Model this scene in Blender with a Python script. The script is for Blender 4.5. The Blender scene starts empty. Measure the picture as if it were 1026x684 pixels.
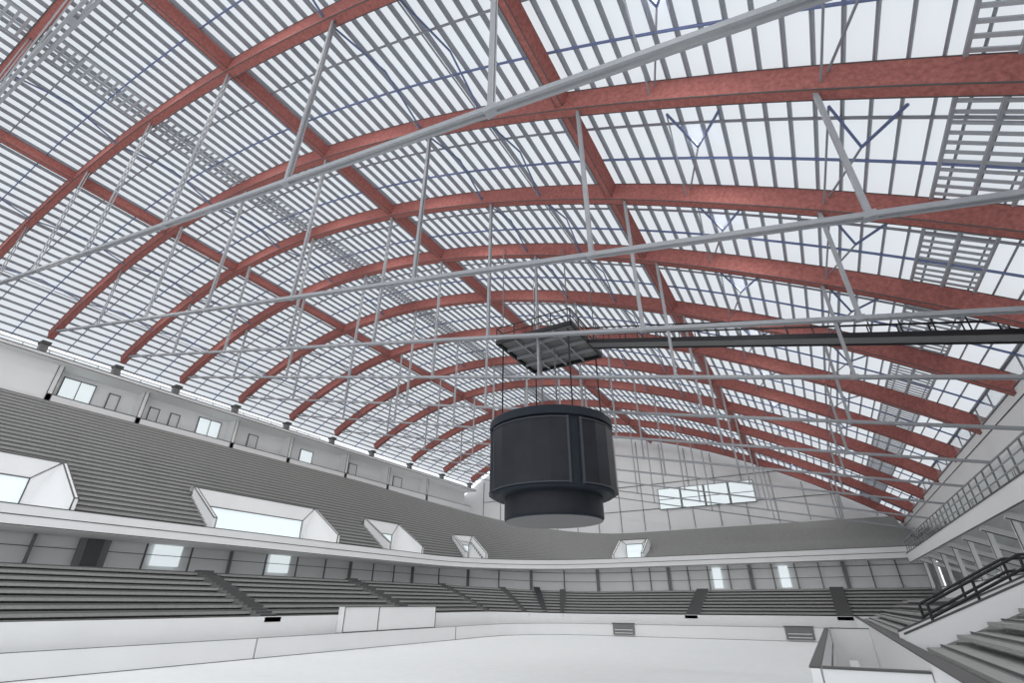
import bpy, math, random
import numpy as np
from mathutils import Vector
random.seed(3)
E=3.1
sc=bpy.context.scene
try: sc.view_settings.view_transform='Standard'
except Exception: pass

# ---------------------------------------------------------------- materials
def mat(name,col,rough=0.6,metal=0.0,noise=0.0,nscale=3.0,emit=0.0,alpha=1.0,ecol=None,spec=0.3):
    m=bpy.data.materials.new(name); m.use_nodes=True
    nt=m.node_tree; b=nt.nodes['Principled BSDF']
    b.inputs['Roughness'].default_value=rough; b.inputs['Metallic'].default_value=metal
    b.inputs['Specular IOR Level'].default_value=spec
    tc=nt.nodes.new('ShaderNodeTexCoord'); nz=nt.nodes.new('ShaderNodeTexNoise'); nz.inputs['Scale'].default_value=nscale
    nz.inputs['Detail'].default_value=5; nz.inputs['Roughness'].default_value=0.65
    nt.links.new(tc.outputs['Object'],nz.inputs['Vector'])
    mx=nt.nodes.new('ShaderNodeMix'); mx.data_type='RGBA'
    mx.inputs[6].default_value=tuple(max(0,c*(1-noise)) for c in col)+(1,)
    mx.inputs[7].default_value=tuple(min(1,c*(1+noise)) for c in col)+(1,)
    nt.links.new(nz.outputs['Fac'],mx.inputs[0]); nt.links.new(mx.outputs[2],b.inputs['Base Color'])
    if emit>0:
        b.inputs['Emission Color'].default_value=(ecol or col)+(1,); b.inputs['Emission Strength'].default_value=emit
    if alpha<1: b.inputs['Alpha'].default_value=alpha
    return m
M_RED=mat('glulam_red_stain',(0.385,0.145,0.128),0.8,0,0.7,7.0,spec=0.08)
M_STEEL=mat('galvanised_steel',(0.29,0.30,0.33),0.6,0.0,0.12,4)
M_TIE=mat('painted_truss_steel',(0.33,0.34,0.36),0.5,0.0,0.15,4)
M_BLUE=mat('blue_grey_bracing',(0.16,0.20,0.36),0.5,0.0,0.1,4)
M_ROOF=mat('emissive_roof_sheet',(0.28,0.30,0.32),0.8,0,0.03,0.2,emit=0.72,ecol=(0.90,0.95,1.0),spec=0.05)  # roof glows by its own emission, added to light the interior
M_WHITE=mat('white_plaster',(0.86,0.86,0.86),0.7,0,0.03,0.6)
M_FLOOR=mat('pale_concrete_floor',(0.79,0.80,0.80),0.6,0,0.08,1.5)
M_SEAT=mat('grey_bench',(0.34,0.34,0.33),0.7,0,0.3,6)
M_TREAD=mat('grey_tread_concrete',(0.37,0.37,0.36),0.8,0,0.3,5)
M_RISER=mat('dark_riser',(0.18,0.18,0.175),0.8,0,0.25,5)
M_LINE=mat('dark_edge_trim',(0.10,0.10,0.10),0.6,0,0.05,5)
M_BLACK=mat('black_powder_coat',(0.022,0.022,0.026),0.5,0,0.2,5)
M_SCREEN=mat('led_screen_off',(0.022,0.024,0.030),0.45,0,0.6,0.5,spec=0.2)
M_BODY=mat('scoreboard_casing',(0.024,0.030,0.040),0.6,0,0.2,2,spec=0.15)
M_UNDER=mat('scoreboard_underside',(0.16,0.16,0.165),0.6,0,0.1,2)
M_EDGE=mat('scoreboard_edge_frame',(0.06,0.065,0.075),0.6,0,0.1,2)
M_VENT=mat('vent_louvre_grey',(0.42,0.44,0.47),0.5,0.0,0.1,8)
M_DGREY=mat('column_grey',(0.20,0.20,0.20),0.6,0,0.1,3)
M_GLASS=mat('pale_glazing',(0.80,0.86,0.88),0.08,0,0.03,1,alpha=0.35,spec=0.6)
M_WIN=mat('emissive_window_pane',(0.40,0.47,0.49),0.2,0,0.02,1,emit=0.66,ecol=(0.90,0.97,1.0))  # pane brightness is emission in the material, no daylight passes through
M_ROOM=mat('room_back_wall',(0.80,0.80,0.80),0.8,0,0.08,0.5)

# ---------------------------------------------------------------- mesh builder
class MB:
    def __init__(s): s.v=[];s.f=[];s.m=[];s.mats=[]
    def mi(s,m):
        if m not in s.mats: s.mats.append(m)
        return s.mats.index(m)
    def quad(s,a,b,c,d,m):
        n=len(s.v); s.v+= [tuple(a),tuple(b),tuple(c),tuple(d)]; s.f.append((n,n+1,n+2,n+3)); s.m.append(s.mi(m))
    def poly(s,pts,m):
        n=len(s.v); s.v+=[tuple(p) for p in pts]; s.f.append(tuple(range(n,n+len(pts)))); s.m.append(s.mi(m))
    def box(s,x0,x1,y0,y1,z0,z1,m):
        n=len(s.v)
        s.v+=[(x0,y0,z0),(x1,y0,z0),(x1,y1,z0),(x0,y1,z0),(x0,y0,z1),(x1,y0,z1),(x1,y1,z1),(x0,y1,z1)]
        for f in ((0,3,2,1),(4,5,6,7),(0,1,5,4),(1,2,6,5),(2,3,7,6),(3,0,4,7)):
            s.f.append(tuple(n+i for i in f)); s.m.append(s.mi(m))
    def sweep(s,pts,ups,side,w,h,m):
        n=len(s.v); k=s.mi(m); N=len(pts)
        for i,(p,u) in enumerate(zip(pts,ups)):
            sd=side[i] if isinstance(side,list) else side
            p=Vector(p);u=Vector(u);sd=Vector(sd)
            for a,b in ((-1,-1),(1,-1),(1,1),(-1,1)):
                s.v.append(tuple(p+sd*(a*w/2)+u*(b*h/2)))
        for i in range(N-1):
            for j in range(4):
                a=n+4*i+j; b=n+4*i+(j+1)%4
                s.f.append((a,b,b+4,a+4)); s.m.append(k)
        s.f.append((n+3,n+2,n+1,n)); s.m.append(k)
        e=n+4*(N-1); s.f.append((e,e+1,e+2,e+3)); s.m.append(k)
    def bar(s,p,q,w,h,m,up=(0,0,1)):
        p=Vector(p);q=Vector(q);d=(q-p).normalized();up=Vector(up)
        if abs(d.dot(up))>0.98: up=Vector((0,1,0)) if abs(d.y)<0.9 else Vector((1,0,0))
        sd=d.cross(up).normalized(); u=sd.cross(d).normalized()
        s.sweep([p,q],[u,u],sd,w,h,m)
    def tube(s,p,q,r,m,n=8):
        p=Vector(p);q=Vector(q);d=(q-p).normalized();up=Vector((0,0,1))
        if abs(d.dot(up))>0.98: up=Vector((0,1,0))
        sd=d.cross(up).normalized();u=sd.cross(d).normalized();b=len(s.v);k=s.mi(m)
        for c in (p,q):
            for i in range(n):
                a=2*math.pi*i/n; s.v.append(tuple(c+sd*math.cos(a)*r+u*math.sin(a)*r))
        for i in range(n):
            j=(i+1)%n; s.f.append((b+i,b+j,b+n+j,b+n+i)); s.m.append(k)
        s.f.append(tuple(b+i for i in range(n))[::-1]); s.m.append(k)
        s.f.append(tuple(b+n+i for i in range(n))); s.m.append(k)
    def obj(s,name,parent=None):
        me=bpy.data.meshes.new(name); me.from_pydata(s.v,[],s.f)
        for m in s.mats: me.materials.append(m)
        me.polygons.foreach_set('material_index',s.m); me.update()
        o=bpy.data.objects.new(name,me); bpy.context.collection.objects.link(o)
        if parent: o.parent=parent
        return o
def empty(name):
    o=bpy.data.objects.new(name,None); bpy.context.collection.objects.link(o); return o

# ---------------------------------------------------------------- roof curve (absolute Z)
AX=np.array([-57,-50,-39,-25,-14,-5,2,8,11.5]); AZ=np.array([21.5,24.9,27.0,26.0,22.8,19.0,15.1,11.0,8.9])+E
PC=np.polyfit(AX,AZ,4); DP=np.polyder(PC)
def rz(x): return float(np.polyval(PC,x))
def rn(x):
    d=float(np.polyval(DP,x)); l=math.hypot(1,d); return Vector((-d/l,0,1/l))
def rp(x,y,off=0.0):
    n=rn(x); return Vector((x,y,rz(x)))+n*off
def arcx(x0,x1,st):
    r=[x0]
    while r[-1]<x1:
        d=float(np.polyval(DP,r[-1])); r.append(r[-1]+st/math.hypot(1,d))
    return r
XL,XR=-58.0,11.8
xs=arcx(XL,XR,1.0); xa=arcx(-56.6,XR,1.0)
YN=[0.6,6.6,13.1,19.1,25,32,39.3,47,55,64,73,82]
R0,R1=-7.0,85.0
for Y in YN:
    mb=MB(); pts=[rp(x,Y) for x in xa]; ns=[rn(x) for x in xa]
    mb.sweep(pts,ns,Vector((0,1,0)),0.42,0.96,M_RED)
    for dy in (-0.21,0.21):
        for o in (-0.48,0.48):
            mb.sweep([rp(x,Y+dy,o) for x in xa],ns,Vector((0,1,0)),0.035,0.035,M_LINE)
    mb.obj('timber_roof_arch')
for xb in (-40,-21,-5):
    mb=MB(); n=rn(xb); sd=Vector((n.z,0,-n.x))
    mb.sweep([rp(xb,R0,0.05),rp(xb,R1,0.05)],[n,n],sd,0.34,0.7,M_RED)
    for a in (-.17,.17): mb.sweep([rp(xb,R0,-0.30)+sd*a,rp(xb,R1,-0.30)+sd*a],[n,n],sd,0.03,0.03,M_LINE)
    mb.obj('longitudinal_timber_beam')
mb=MB()
for x in arcx(XL,XR,0.80):
    n=rn(x); sd=Vector((n.z,0,-n.x))
    mb.sweep([rp(x,R0,0.68),rp(x,R1,0.68)],[n,n],sd,0.07,0.24,M_STEEL)
mb.obj('roof_purlins')
mb=MB()
for i in range(len(YN)):
    a=YN[i]; b=YN[i+1] if i+1<len(YN) else YN[i]+3
    for t in (0.33,0.67):
        Y=a+(b-a)*t
        mb.sweep([rp(x,Y,0.50) for x in xs],[rn(x) for x in xs],Vector((0,1,0)),0.06,0.10,M_STEEL if t<0.5 else M_BLUE)
mb.obj('secondary_roof_ribs')
mb=MB()
for i in range(len(YN)-1):
    a,b=YN[i],YN[i+1]; m=(a+b)/2; h=(b-a)/2
    for x0 in (-52,-46,-34,-13,-9):
        mb.bar(rp(x0,a,-0.2),rp(x0,m,0.5),0.07,0.07,M_BLUE); mb.bar(rp(x0,m,0.5),rp(x0,b,-0.2),0.07,0.07,M_BLUE)
        mb.bar(rp(x0,a,-0.25),rp(x0,b,-0.25),0.06,0.06,M_STEEL)
    for x0 in (-0.5,4.4):
        mb.bar(rp(x0-0.9,m-1.6,0.45),rp(x0,m,0.2),0.08,0.08,M_BLUE); mb.bar(rp(x0,m,0.2),rp(x0+0.9,m-1.6,0.45),0.08,0.08,M_BLUE)
        mb.bar(rp(x0-0.9,m-1.6,0.45),rp(x0-0.9,b,-0.2),0.06,0.06,M_STEEL); mb.bar(rp(x0,m,0.2),rp(x0-0.9,b,0.2),0.06,0.06,M_STEEL)
mb.obj('roof_bracing')
mb=MB()
for xa_,xb_ in ((-31.6,-29.4),(6.2,8.0)):
    y=R0
    while y<R1-1:
        mb.bar(rp(xa_,y,0.48),rp(xb_,y,0.48),0.13,0.05,M_VENT); y+=0.42
    for xx in (xa_,(xa_+xb_)/2,xb_): mb.bar(rp(xx,R0,0.46),rp(xx,R1,0.46),0.10,0.1,M_VENT)
mb.obj('roof_vent_strip')
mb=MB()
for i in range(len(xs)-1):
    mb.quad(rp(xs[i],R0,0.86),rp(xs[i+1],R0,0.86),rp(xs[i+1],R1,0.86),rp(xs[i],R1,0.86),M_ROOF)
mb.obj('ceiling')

# ties + hangers
def tz(x): return 19.5+E-0.222*(x+44.5)
for i,Y in enumerate(YN):
    mb=MB()
    for dy in (-0.08,0.08):
        mb.bar((-56.3,Y+dy,tz(-56.3)),(10.0,Y+dy,tz(10.0)),0.07,0.15,M_TIE)
    for x in [-46.5,-38,-29.7,-21,-12.5,-4.4,3.2]:
        for dy in (-0.06,0.06): mb.bar((x,Y+dy,tz(x)),(x,Y+dy,rz(x)-0.3),0.05,0.14,M_TIE,up=(1,0,0))
        mb.box(x-0.15,x+0.15,Y-0.12,Y+0.12,tz(x)-0.1,tz(x)+0.1,M_TIE)
    mb.obj('arch_tie_truss')

# ---------------------------------------------------------------- bowl generator
CX,CY=-25.0,52.0
def P(xl,yf,zl,zf,st):
    k,v=st
    if k=='L': return (xl,v,zl)
    if k=='F': return (v,yf,zf)
    t=v/(math.pi/2); t=t*t*(3-2*t)
    return (CX+(xl-CX)*math.cos(v),CY+(yf-CY)*math.sin(v),zl+(zf-zl)*t)
def stations(y0,xe,nc=14,ls=(),cs=(),fs=()):
    L=sorted(set([y0]+list(ls))); S=[('L',y) for y in L if y<CY]
    C=sorted(set([math.pi/2*i/nc for i in range(nc+1)]+list(cs))); S+=[('C',c) for c in C]
    S+=[('F',x) for x in sorted(set([xe]+list(fs)))]
    return S
class Bowl:
    def __init__(s,xl0,xl1,yf0,yf1,zl0,zl1,zf0,zf1,S,holes=()): s.__dict__.update(locals())
    def p(s,u,v,dz,st):
        return P(s.xl0+(s.xl1-s.xl0)*u, s.yf0+(s.yf1-s.yf0)*u, s.zl0+(s.zl1-s.zl0)*v+dz, s.zf0+(s.zf1-s.zf0)*v+dz, st)
    def inhole(s,a,b,row):
        if row is None: return False
        for (k,v0,v1,rows) in s.holes:
            if row<rows and a[0]==k and b[0]==k and a[1]>=v0-1e-6 and b[1]<=v1+1e-6: return True
        return False
    def strip(s,mb,a,b,m,S=None,row=None):
        S=S or s.S
        for i in range(len(S)-1):
            if s.inhole(S[i],S[i+1],row): continue
            mb.quad(s.p(*a,S[i]),s.p(*a,S[i+1]),s.p(*b,S[i+1]),s.p(*b,S[i]),m)
def rows(bowl,mb,R,bz=0.28):
    for i in range(R):
        u0=i/R;u1=(i+1)/R
        bowl.strip(mb,(u0,u0,0),(u1,u0,0),M_TREAD,row=i)
        bowl.strip(mb,(u1,u0,0),(u1,u1,0),M_RISER,row=i)
        ua=u0+0.5/R; ub=u0+0.98/R
        bowl.strip(mb,(ua,u0,bz),(ub,u0,bz),M_SEAT,row=i)
        bowl.strip(mb,(ua,u0,bz-0.16),(ua,u0,bz),M_SEAT,row=i)
def aisle(mb,bowl,R,st_a,st_b,m):
    S=[st_a,st_b]; zh=0.5*((bowl.zl1-bowl.zl0) if st_a[0]!='F' else (bowl.zf1-bowl.zf0))/R
    for i in range(R):
        u0=i/R;u1=(i+1)/R;um=(u0+u1)/2
        for (ua,ub,d) in ((u0,um,0.31),(um,u1,0.31+zh)):
            bowl.strip(mb,(ua,u0,d),(ub,u0,d),m,S); bowl.strip(mb,(ua,u0,d-0.3),(ua,u0,d),M_LINE,S)
            for st in S:
                p=[bowl.p(ua,u0,-.1,st),bowl.p(ub,u0,-.1,st),bowl.p(ub,u0,d,st),bowl.p(ua,u0,d,st)]; mb.poly(p,M_RISER)

low=Bowl(-34,-44,61,69.5,2.0,5.4,1.75,4.6,stations(-14,9.0))
mb=MB(); rows(low,mb,9); low.strip(mb,(0,0,-2),(0,0,0.35),M_WHITE); low.strip(mb,(0.006,0,0.33),(0,0,0.36),M_LINE)
low.strip(mb,(1,1,0),(1.22,1,0),M_TREAD)
for y in (6,25,41): aisle(mb,low,9,('L',y),('L',y+1.3),M_TREAD)
for a in (0.25,0.75,1.2): aisle(mb,low,9,('C',a),('C',a+0.04),M_TREAD)
for x in (-14,0): aisle(mb,low,9,('F',x),('F',x+1.3),M_TREAD)
low.strip(mb,(0.03,0,0.05),(0.95,0.95,0.5),M_BLACK,[('C',1.0),('C',1.05)])
mb.obj('lower_seating_tier')
VL=[(1.5,14.8,3.0,13.4),(24.8,37.8,26.0,36.5),(45.6,51.4,46.6,50.4)]
holes=[('L',a,b,8) for a,b,_,_ in VL]+[('C',0.42,0.56,8),('F',-24.4,-20.6,8)]
SU=stations(-14,9.3,ls=[v for q in VL for v in q[:2]],cs=[0.42,0.56],fs=[-24.4,-20.6])
up=Bowl(-42.5,-57,70,82,8.3,19.3,8.3,13.0,SU,holes)
mb=MB(); rows(up,mb,27,0.26)
up.strip(mb,(1,1,0),(1.15,1,0),M_TREAD)
mb.obj('upper_seating_tier')
mb=MB()
up.strip(mb,(-0.03,0,-0.95),(-0.03,0,0.25),M_WHITE); up.strip(mb,(-0.03,0,0.25),(0.0,0,0.25),M_WHITE)
up.strip(mb,(0.0,0,0.25),(0.0,0,0.0),M_WHITE)
up.strip(mb,(-0.03,0,-0.95),(0.25,0,-0.95),M_WHITE)
for z in (0.25,-0.92,-0.35):
    up.strip(mb,(-0.032,0,z-0.03),(-0.032,0,z+0.03),M_LINE)
mb.obj('balcony_fascia')

def vom(o,N,T,W,w,zb,zt,zfront,ztop,D):
    mb=MB(); o=Vector(o);N=Vector(N);T=Vector(T);Z=Vector((0,0,1))
    def q(n,t,z): return Vector((o.x,o.y,0))+N*n+T*t+Z*z
    for s in (-1,1):
        A=q(0,s*W,zb-0.6);B=q(0,s*W,zfront);C=q(D,s*W,ztop);Dd=q(D,s*w,zt);Ee=q(D,s*w,zb)
        mb.poly([A,B,C,q(D,s*W,zb-0.6)],M_WHITE)
        mb.poly([B,C,Dd,Ee,q(0.2,s*(W-0.05),zb)],M_WHITE)
        B2=q(0,s*(W+.25),zfront);C2=q(D,s*(W+.25),ztop)
        mb.poly([B,C,C2,B2],M_WHITE); mb.poly([B2,C2,q(D,s*(W+.25),zb),q(0,s*(W+.25),zb)],M_WHITE)
        mb.poly([B,B2,q(0,s*(W+.25),zb-.6),A],M_WHITE)
        for a,b in ((B,C),(B,A),(B2,C2),(B2,B),(Dd,Ee),(C,Dd)): mb.bar(a,b,0.07,0.07,M_LINE)
    mb.poly([q(D,-W,ztop),q(D,W,ztop),q(D,w,zt),q(D,-w,zt)],M_WHITE)
    mb.poly([q(D,-W-.25,ztop),q(D,W+.25,ztop),q(D+.6,W+.25,ztop),q(D+.6,-W-.25,ztop)],M_WHITE)
    mb.poly([q(D+.6,-W-.25,ztop-1),q(D+.6,W+.25,ztop-1),q(D+.6,W+.25,ztop),q(D+.6,-W-.25,ztop)],M_WHITE)
    mb.poly([q(0,-W,zb),q(0,W,zb),q(D,W,zb),q(D,-W,zb)],M_WHITE)
    mb.poly([q(0,-W,zb-.6),q(0,W,zb-.6),q(0,W,zb),q(0,-W,zb)],M_WHITE)
    mb.poly([q(D+.1,-w,zb),q(D+.1,w,zb),q(D+.1,w,zt),q(D+.1,-w,zt)],M_WIN)
    for a,b in ((q(D,-W-.25,ztop),q(D,W+.25,ztop)),(q(D,-w,zt),q(D,w,zt)),(q(D,-w,zb),q(D,w,zb)),(q(0,-W,zb),q(0,W,zb))): mb.bar(a,b,0.08,0.08,M_LINE)
    mb.obj('vomitory_frame')
Dv=8/27*14.5
for a,b,c,d in VL:
    vom((-42.5,(a+b)/2,0),(-1,0,0),(0,1,0),(b-a)/2,(d-c)/2,8.25,10.9,9.4,12.3,Dv)
v=0.49; c0=P(-42.5,70,0,0,('C',v)); tt=Vector((17.5*math.sin(v),18*math.cos(v),0)).normalized(); nn=Vector((-tt.y,tt.x,0))
vom((c0[0],c0[1],0),nn,tt,1.45,1.0,8.25,10.6,9.3,11.9,Dv)
vom((-22.5,70,0),(0,1,0),(1,0,0),1.9,1.2,8.25,10.6,9.1,11.2,8/27*12)

brd=Bowl(-33,-33.25,60,60.25,1.15,1.15,1.15,1.15,stations(-14,-0.7))
mb=MB()
brd.strip(mb,(0,0,-1.15),(0,0,0),M_WHITE);brd.strip(mb,(0,0,0),(1,0,0),M_WHITE);brd.strip(mb,(1,0,0),(1,0,-1.15),M_WHITE)
brd.strip(mb,(-0.05,0,-0.015),(-0.05,0,0.015),M_LINE);brd.strip(mb,(-0.05,0,-1.14),(-0.05,0,-1.11),M_LINE)
for y in (24,46): mb.box(-33.02,-32.97,y,y+0.04,0,1.15,M_LINE)
mb.box(-0.8,-0.55,8,60.25,0,1.15,M_WHITE)
mb.box(-0.82,-0.53,8,60.25,1.15,1.19,M_LINE)
mb.obj('rink_boards')

con=Bowl(-46.5,-46.8,71.5,71.8,5.4,5.4,4.6,4.6,stations(-14,9.3,nc=14,ls=[-14+i*3.6 for i in range(19)],fs=[-25+i*2.45 for i in range(1,14)]))
mb=MB()
con.strip(mb,(0,0,0),(0,0,1.9),M_ROOM); con.strip(mb,(0,0,1.9),(0,0,3.6),M_ROOM)
con.strip(mb,(-1,0,1.15),(-1,0,1.2),M_LINE)
con.strip(mb,(-0.5,0,2.25),(-0.5,0,2.31),M_LINE)
for i,st in enumerate(con.S):
    if st[0]=='C' and i%2: continue
    a=con.p(-1,0,0,st); b=con.p(-1,0,3.0,st)
    mb.bar(a,b,0.10 if i%4 else 0.4,0.10,M_LINE if i%4 else M_DGREY,up=(0,1,0))
for st in [('L',y+0.8) for y in (0.2,3.8,7.2,21.8,32.5)]+[('F',x) for x in (-12.2,-4.7)]:
    a=con.p(-0.6,0,0.2,st)
    if st[0]=='L': mb.box(a[0],a[0]+0.1,st[1],st[1]+2.2,a[2]+.2,a[2]+2.0,M_WIN)
    else: mb.box(st[1],st[1]+1.0,a[1]-0.1,a[1],a[2],a[2]+2.3,M_WIN)
mb.box(-46.2,-46.1,17.4,19.4,5.4,8.0,M_DGREY); mb.box(-46.1,-46.0,17.9,18.9,5.4,7.7,M_LINE)
mb.obj('concourse_glazed_partition')
for xg in (-20.5,-3.4):
    mb=MB(); mb.box(xg-1.2,xg+1.2,59.85,59.95,0.15,1.25,M_DGREY); mb.box(xg-1.3,xg+1.3,59.8,59.97,1.2,1.28,M_LINE); mb.box(xg-1,xg+1,59.8,59.86,0.6,0.66,M_WHITE); mb.box(xg-1,xg+1,59.8,59.86,0.3,0.36,M_WHITE)
    mb.obj('rink_gate')

# ---------------------------------------------------------------- walls & floor
mb=MB(); mb.quad((-75,-30,0),(30,-30,0),(30,100,0),(-75,100,0),M_FLOOR); mb.obj('floor')
mb=MB()
mb.box(-61.5,-61,-14,86,12,rz(-57)+0.6,M_WHITE)
mb.obj('wall_left')
mb=MB()
mb.box(-59.8,-59.6,-14,84,19.3,23.0,M_WHITE)
mb.box(-58.2,-58.0,-14,15,19.3,23.0,M_WHITE)
mb.box(-58.2,-58.0,15,84,19.3,20.2,M_WHITE); mb.box(-58.0,-57.96,15,84,20.15,20.22,M_LINE)
for y in (15,22.6,33,41,51,60,70): mb.box(-59.6,-58.0,y,y+0.4,19.3,23.0,M_WHITE); mb.box(-58.0,-57.95,y,y+0.05,19.3,23.0,M_LINE); mb.box(-58.0,-57.95,y+.4,y+0.45,19.3,23.0,M_LINE)
mb.box(-60.9,-56.8,-14,84,23.0,23.35,M_WHITE); mb.box(-56.8,-56.76,-14,84,22.98,23.04,M_LINE); mb.box(-56.8,-56.76,-14,84,23.3,23.37,M_LINE)
for z in (23.65,23.95,24.25): mb.box(-58.6,-58.55,-14,46,z,z+0.05,M_DGREY)
for Y in range(-14,47,2): mb.box(-58.6,-58.55,Y,Y+0.05,23.35,24.3,M_DGREY)
mb.obj('upper_gallery')
for i,(y,w,z0,z1) in enumerate(((16.2,2.6,20.4,22.5),(20.2,0.9,20.6,22.2),(24.2,0.9,20.6,22.0),(26.4,0.9,20.6,22.0),(29.5,2.6,20.4,22.5),(36,1.2,20.5,22.2),(44,2.0,20.5,22.2),(53,1.5,20.5,22.2),(63,2.0,20.5,22.2))):
    mb=MB(); mb.box(-59.6,-59.5,y,y+w,z0,z1,M_WIN if i in (0,4,6) else M_ROOM)
    for a in (y-0.06,y+w): mb.box(-59.6,-59.45,a,a+0.07,z0-.1,z1+.1,M_LINE)
    if w>2: mb.box(-59.5,-59.45,y+w/2,y+w/2+.07,z0,z1,M_LINE)
    mb.box(-59.6,-59.45,y-0.06,y+w+0.06,z1,z1+.08,M_LINE); mb.box(-59.6,-59.45,y-0.06,y+w+0.06,z0-.08,z0,M_LINE); mb.obj('window_%d'%(i+1))
for Y in YN[1:]:
    mb=MB(); zz=rz(-56.8); mb.box(-57.4,-56.85,Y-0.3,Y+0.3,23.37,zz-0.5,M_DGREY); mb.box(-57.6,-56.6,Y-0.36,Y+0.36,zz-0.7,zz-0.45,M_LINE)
    mb.obj('arch_support_post')
mb=MB()
pts=[(-61,85.6,0)]+[(x,85.6,rz(x)+0.6) for x in [-61]+xs]+[(12.5,85.6,0)]
mb.poly(pts[::-1],M_WHITE)
for x in range(-56,12,4): mb.box(x,x+0.07,85.5,85.6,13.7,rz(x)-0.2,M_LINE)
for z in (17.0,21.0): mb.box(-56,8 if z<18 else 0,85.5,85.6,z,z+0.07,M_LINE)
mb.obj('wall_far')
mb=MB()
for j in range(4):
    x=-21+j*3.7
    mb.box(x,x+3.4,85.3,85.4,13.8+E,16.9+E,M_WIN)
    mb.box(x-0.1,x+3.5,85.35,85.5,13.7+E,13.8+E,M_LINE); mb.box(x-0.1,x+3.5,85.35,85.5,16.9+E,17.0+E,M_LINE)
    mb.box(x-0.1,x,85.25,85.5,13.7+E,17.0+E,M_LINE); mb.box(x+3.4,x+3.5,85.25,85.5,13.7+E,17.0+E,M_LINE); mb.box(x,x+3.4,85.2,85.3,15.2+E,15.28+E,M_LINE)
mb.obj('window_10')

# ---------------------------------------------------------------- right side
mb=MB()
X=10.2
mb.box(X,X+0.3,2,85.5,7.5+E,9.4+E,M_WHITE)
for z in (7.5,9.4,8.8): mb.box(X-0.03,X,2,85.5,z+E-0.03,z+E+0.03,M_LINE)
mb.box(X,X+2.5,2,85.5,7.3+E,7.5+E,M_WHITE)
mb.box(X+2.4,X+2.6,2,85.5,0,9.4+E,M_WHITE)
mb.obj('wall_right')
mb=MB()
mb.box(8,12.5,5,69.4,3.9+E,4.2+E,M_WHITE)
mb.box(7.9,8.0,5,69.4,3.8+E,4.7+E,M_WHITE)
for z in (3.8,4.7): mb.box(7.86,7.9,5,69.4,z+E-0.03,z+E+0.03,M_LINE)
mb.obj('right_gallery_slab')
mb=MB()
for z in (5.1,5.5,5.9): mb.box(7.95,8.0,5,69,z+E-0.025,z+E+0.025,M_TIE)
y=6
while y<69: mb.box(7.95,8.02,y,y+0.06,4.7+E,5.9+E,M_DGREY); y+=1.6
mb.obj('gallery_railing')
mb=MB()
for y in range(6,68,6):
    mb.box(11.6,12.0,y,y+0.4,4.2+E,7.3+E,M_WHITE); mb.box(11.58,11.6,y-.03,y+.03,4.2+E,7.3+E,M_LINE); mb.box(11.58,11.6,y+.37,y+.43,4.2+E,7.3+E,M_LINE)
    mb.box(12.5,12.58,y+1,y+4.5,4.6+E,6.6+E,M_WIN); mb.box(12.45,12.6,y+1,y+4.5,6.6+E,6.68+E,M_LINE); mb.box(12.45,12.6,y+2.7,y+2.78,4.6+E,6.6+E,M_LINE)
mb.obj('gallery_window_wall')
mb=MB()
y=4
while y<82:
    mb.quad((X+0.1,y,9.42+E),(X+0.1,y+2.8,9.42+E),(X+0.1,y+2.8,10.5+E),(X+0.1,y,10.5+E),M_GLASS); mb.box(X+0.05,X+0.12,y+2.8,y+2.88,9.42+E,10.5+E,M_TIE); y+=2.9
mb.box(X+0.05,X+0.12,4,82,10.48+E,10.54+E,M_TIE)
mb.obj('glass_balustrade')
mb=MB()
for y in range(8,68,5):
    mb.bar((8.05,y,3.75+E),(12.4,y,1.9+E),0.25,0.35,M_WHITE); mb.bar((8.0,y-.13,3.6+E),(12.4,y-.13,1.75+E),0.04,0.05,M_LINE)
    mb.box(12.42,12.5,y+1,y+3.6,0.5+E,2.3+E,M_WIN); mb.box(12.4,12.5,y+1,y+3.6,2.3+E,2.36+E,M_LINE)
    mb.box(8.2,8.45,y,y+0.25,1.3+E,3.85+E,M_WHITE); mb.box(8.17,8.2,y-.03,y+.02,1.3+E,3.85+E,M_LINE)
mb.obj('gallery_raker_frame')
mb=MB()
R=5
def rx(i): return 1.6+i*0.78
def rzz(i): return 1.75+i*0.33
for i in range(R):
    for (ya,yb) in ((4,20.4),(22.35,58)):
        x0=rx(i);x1=rx(i+1);z=rzz(i)
        mb.box(x0,x1,ya,yb,0,z,M_TREAD)
        mb.box(x0+0.42,x1-0.02,ya+0.1,yb-0.1,z+0.16,z+0.26,M_SEAT)
        mb.box(x0-0.01,x0+0.02,ya,yb,z-0.04,z+0.01,M_LINE)
    for k in (0,1):
        mb.box(rx(i)+k*0.39,rx(i+1),20.52,22.2,0,rzz(i)+0.165*k-0.1,M_TREAD)
mb.box(rx(R),12.3,4,58,0,rzz(R),M_TREAD)
mb.box(rx(0)-0.25,rx(0),4,58,0,2.1,M_WHITE); mb.box(rx(0)-0.27,rx(0)+0.02,4,58,2.1,2.14,M_LINE)
mb.box(8.2,8.4,4,58,rzz(R),1.25+E,M_WHITE); mb.box(8.17,8.42,4,58,1.25+E,1.3+E,M_LINE)
for yy in (20.4,22.2):
    a0=(rx(0),yy,1.7);a1=(rx(R),yy,rzz(R)-.05);a2=(rx(R),yy,rzz(R)+0.55);a3=(rx(0),yy,2.3)
    mb.poly([a0,a1,a2,a3],M_WHITE)
    mb.poly([(p[0],yy+.12,p[2]) for p in (a1,a0,a3,a2)],M_WHITE)
    mb.bar((rx(0),yy+.06,2.32),(rx(R),yy+.06,rzz(R)+0.57),0.14,0.05,M_LINE)
mb.obj('right_lower_stand')
mb=MB()
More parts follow.
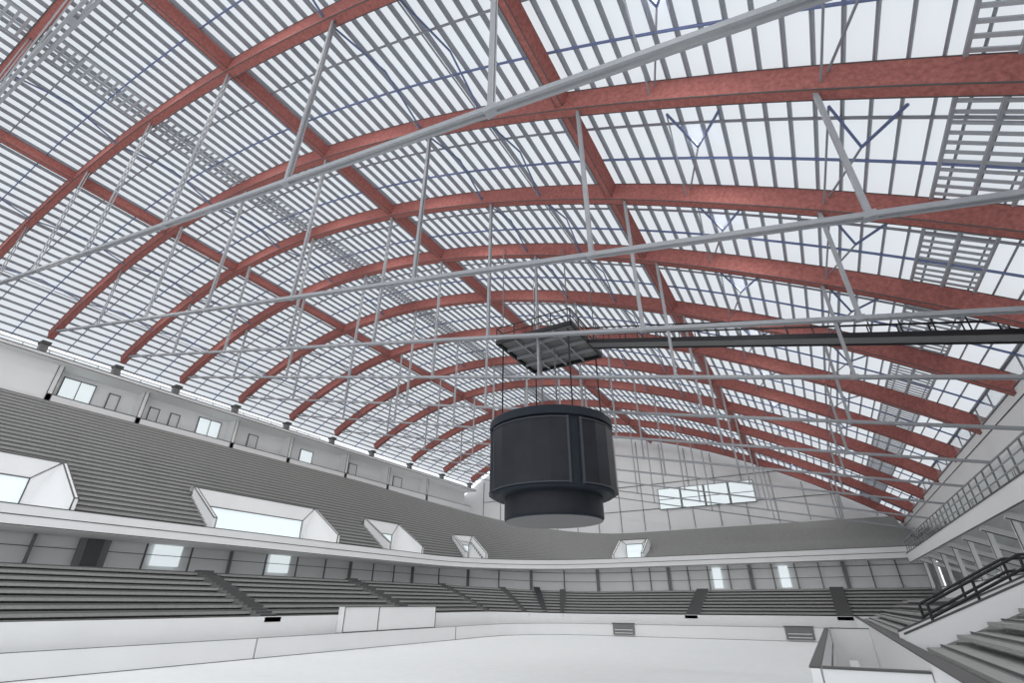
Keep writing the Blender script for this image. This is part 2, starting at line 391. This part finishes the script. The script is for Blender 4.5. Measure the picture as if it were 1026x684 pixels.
for yy in (20.46,22.26):
    a=Vector((rx(0)+0.8,yy,3.1)); b=Vector((rx(R)-0.6,yy,rzz(R)+0.95)); c=Vector((rx(R)+2.4,yy,rzz(R)+1.0))
    for dz in (0,-0.35):
        mb.tube(a+Vector((0,0,dz)),b+Vector((0,0,dz)),0.04,M_BLACK); mb.tube(b+Vector((0,0,dz)),c+Vector((0,0,dz)),0.04,M_BLACK)
    mb.tube(a,a-Vector((0,0,1.0)),0.04,M_BLACK)
    for t in (0.5,1): q=a.lerp(b,t); mb.tube(q,q-Vector((0,0,0.95)),0.04,M_BLACK)
    mb.tube(c,c-Vector((0,0,1.0)),0.04,M_BLACK)
mb.obj('black_stair_handrail')
mb=MB()
for y in (14,36.5): mb.box(-0.53,1.33,y,y+0.2,0,1.9,M_WHITE); mb.box(-0.53,1.33,y-0.02,y+0.22,1.9,1.94,M_LINE)
mb.box(0.0,0.4,14.5,36.2,0,0.45,M_WHITE)
mb.box(-0.75,-0.57,14,36.5,1.2,1.9,M_WHITE); mb.box(-0.77,-0.55,14,36.5,1.9,1.94,M_LINE)
for y in (20,28): mb.box(-0.78,-0.75,y,y+.04,1.2,1.9,M_LINE)
mb.obj('players_bench_enclosure')
mb=MB()
mb.box(-33.98,-33.3,31.5,43,1.15,2.9,M_WHITE)
for z in (1.17,2.9): mb.box(-33.3,-33.26,31.5,43,z-.025,z+.025,M_LINE)
for y in (31.5,35.3,43): mb.box(-33.3,-33.26,y-.03,y+.03,1.15,2.9,M_LINE)
mb.obj('timekeeper_box')

# ---------------------------------------------------------------- scoreboard
SX,SY=-12.65,26.7
root=empty('hanging_scoreboard')
def drum(mb,prof,m,n=72,a0=0,a1=2*math.pi):
    b=len(mb.v);k=mb.mi(m)
    full=abs(a1-a0-2*math.pi)<1e-6; N=n if full else n+1
    for r,z in prof:
        for i in range(N):
            a=a0+(a1-a0)*i/n; mb.v.append((SX+r*math.cos(a),SY+r*math.sin(a),z))
    for j in range(len(prof)-1):
        for i in range(n):
            i2=(i+1)%N if full else i+1
            mb.f.append((b+j*N+i,b+j*N+i2,b+(j+1)*N+i2,b+(j+1)*N+i)); mb.m.append(k)
Zt,Zb,Zr=9.8+E,5.4+E,4.1+E
mb=MB(); drum(mb,[(0.01,Zt),(3.70,Zt),(3.75,Zt-0.05),(3.75,Zt-0.5),(3.55,Zt-0.55),(3.55,Zb+0.15),(3.45,Zb),(2.8,Zb)],M_BODY)
drum(mb,[(3.45,Zb+0.01),(0.01,Zb+0.01)],M_UNDER); mb.obj('casing',root)
mb=MB(); drum(mb,[(2.8,Zb),(2.8,Zr+0.1),(2.75,Zr)],M_BODY); drum(mb,[(2.75,Zr),(0.01,Zr)],M_UNDER)
drum(mb,[(2.83,Zr+0.12),(2.83,Zb-0.12)],M_SCREEN); mb.obj('lower_ring',root)
mb=MB()
for q in range(4):
    c=math.radians(-89+90*q); h=math.radians(39)
    drum(mb,[(3.55,Zt-0.68),(3.72,Zt-0.68),(3.72,Zb+0.2),(3.55,Zb+0.2)],M_SCREEN,5,c-h,c+h)
    for s in (-1,1):
        a=c+s*h; x=SX+3.66*math.cos(a);y=SY+3.66*math.sin(a); mb.bar((x,y,Zb+.15),(x,y,Zt-.6),0.12,0.14,M_EDGE,up=(math.cos(a),math.sin(a),0))
    pr=[(SX+3.74*math.cos(c-h+2*h*i/5),SY+3.74*math.sin(c-h+2*h*i/5)) for i in range(6)]
    for i in range(5):
        for z in (Zb+0.2,Zt-0.68): mb.bar((pr[i][0],pr[i][1],z),(pr[i+1][0],pr[i+1][1],z),0.06,0.06,M_EDGE)
mb.obj('video_screens',root)
mb=MB()
PX0,PX1,PY0,PY1,PZ=-15.2,-9.9,24.3,29.6,15.2+E
for x,y in ((-15.0,24.5),(-10.1,24.5),(-10.1,29.4),(-15.0,29.4)):
    mb.tube((SX+(x-SX)*0.95,SY+(y-SY)*0.95,PZ-.15),(SX+(x-SX)*0.95,SY+(y-SY)*0.95,Zt),0.05,M_BLACK)
for dx in (-0.5,0.5): mb.tube((SX+dx,SY,PZ-.15),(SX+dx,SY,Zt),0.06,M_DGREY)
mb.obj('suspension_cables',root)
root=empty('rigging_platform')
mb=MB()
for x in np.linspace(PX0,PX1,5): mb.box(x-0.06,x+0.06,PY0,PY1,PZ-0.1,PZ+0.1,M_TIE)
for y in np.linspace(PY0,PY1,5): mb.box(PX0,PX1,y-0.06,y+0.06,PZ-0.12,PZ+0.08,M_TIE)
mb.box(PX0,PX1,PY0,PY1,PZ+0.1,PZ+0.14,M_DGREY)
for a,b in (((PX0,PY0),(PX1,PY0)),((PX1,PY0),(PX1,PY1)),((PX1,PY1),(PX0,PY1)),((PX0,PY1),(PX0,PY0))):
    mb.bar((a[0],a[1],PZ),(b[0],b[1],PZ),0.14,0.25,M_BLACK)
    for z in (0.55,1.05): mb.bar((a[0],a[1],PZ+z),(b[0],b[1],PZ+z),0.05,0.05,M_BLACK)
    for t in (0,0.25,0.5,0.75): 
        x=a[0]+(b[0]-a[0])*t;y=a[1]+(b[1]-a[1])*t; mb.bar((x,y,PZ),(x,y,PZ+1.05),0.05,0.05,M_BLACK)
mb.obj('platform_deck',root)
mb=MB()
for x in (PX0+.3,PX1-.3):
    for y in (PY0+.3,PY1-.3): mb.tube((x,y,PZ),(x,y,rz(x)),0.04,M_DGREY)
mb.obj('platform_hangers',root)
mb=MB()
a=Vector((PX1+.08,27.4,PZ-0.1)); b=Vector((10.1,25.9,9.55+E)); d=(b-a)
sd=Vector((d.y,-d.x,0)).normalized()
mb.bar(a,b,0.9,0.10,M_DGREY)
for s in (-0.5,0.5):
    o=sd*s
    mb.bar(a+o,b+o,0.08,0.24,M_BLACK)
    for z in (0.5,1.0): mb.bar(a+o+Vector((0,0,z)),b+o+Vector((0,0,z)),0.06,0.06,M_BLACK)
    for i in range(19):
        q=a.lerp(b,i/18)+o; mb.bar(q,q+Vector((0,0,1.0)),0.05,0.05,M_BLACK)
mb.obj('access_catwalk')

# ---------------------------------------------------------------- light
w=bpy.data.worlds.new('sky'); sc.world=w; w.use_nodes=True
bg=w.node_tree.nodes['Background']; bg.inputs[0].default_value=(0.92,0.96,1,1); bg.inputs[1].default_value=1.5
for i in range(0,len(YN)-1):
    Y=(YN[i]+YN[i+1])/2
    for x in (-50,-36,-26,-16,0):
        p=rp(x,Y,0.5); n=rn(x)
        ld=bpy.data.lights.new('added_fill_light','AREA'); ld.shape='RECTANGLE'; ld.size=0.55; ld.size_y=2.0; ld.energy=175; ld.color=(1,0.99,0.97)  # invented fill lamp under the roof sheet, added to brighten stands and floor
        lo=bpy.data.objects.new('added_fill_light',ld); bpy.context.collection.objects.link(lo); lo.location=p
        lo.rotation_euler=n.to_track_quat('Z','Y').to_euler()

# ---------------------------------------------------------------- camera
f=492.4; t=math.atan(263/f); yaw=math.radians(30)
cd=bpy.data.cameras.new('camera'); cd.sensor_width=36; cd.lens=36*f/1026; cd.clip_end=400
co=bpy.data.objects.new('camera',cd); bpy.context.collection.objects.link(co)
co.location=(0,0,E); co.rotation_euler=(math.pi/2+t,0,yaw); sc.camera=co
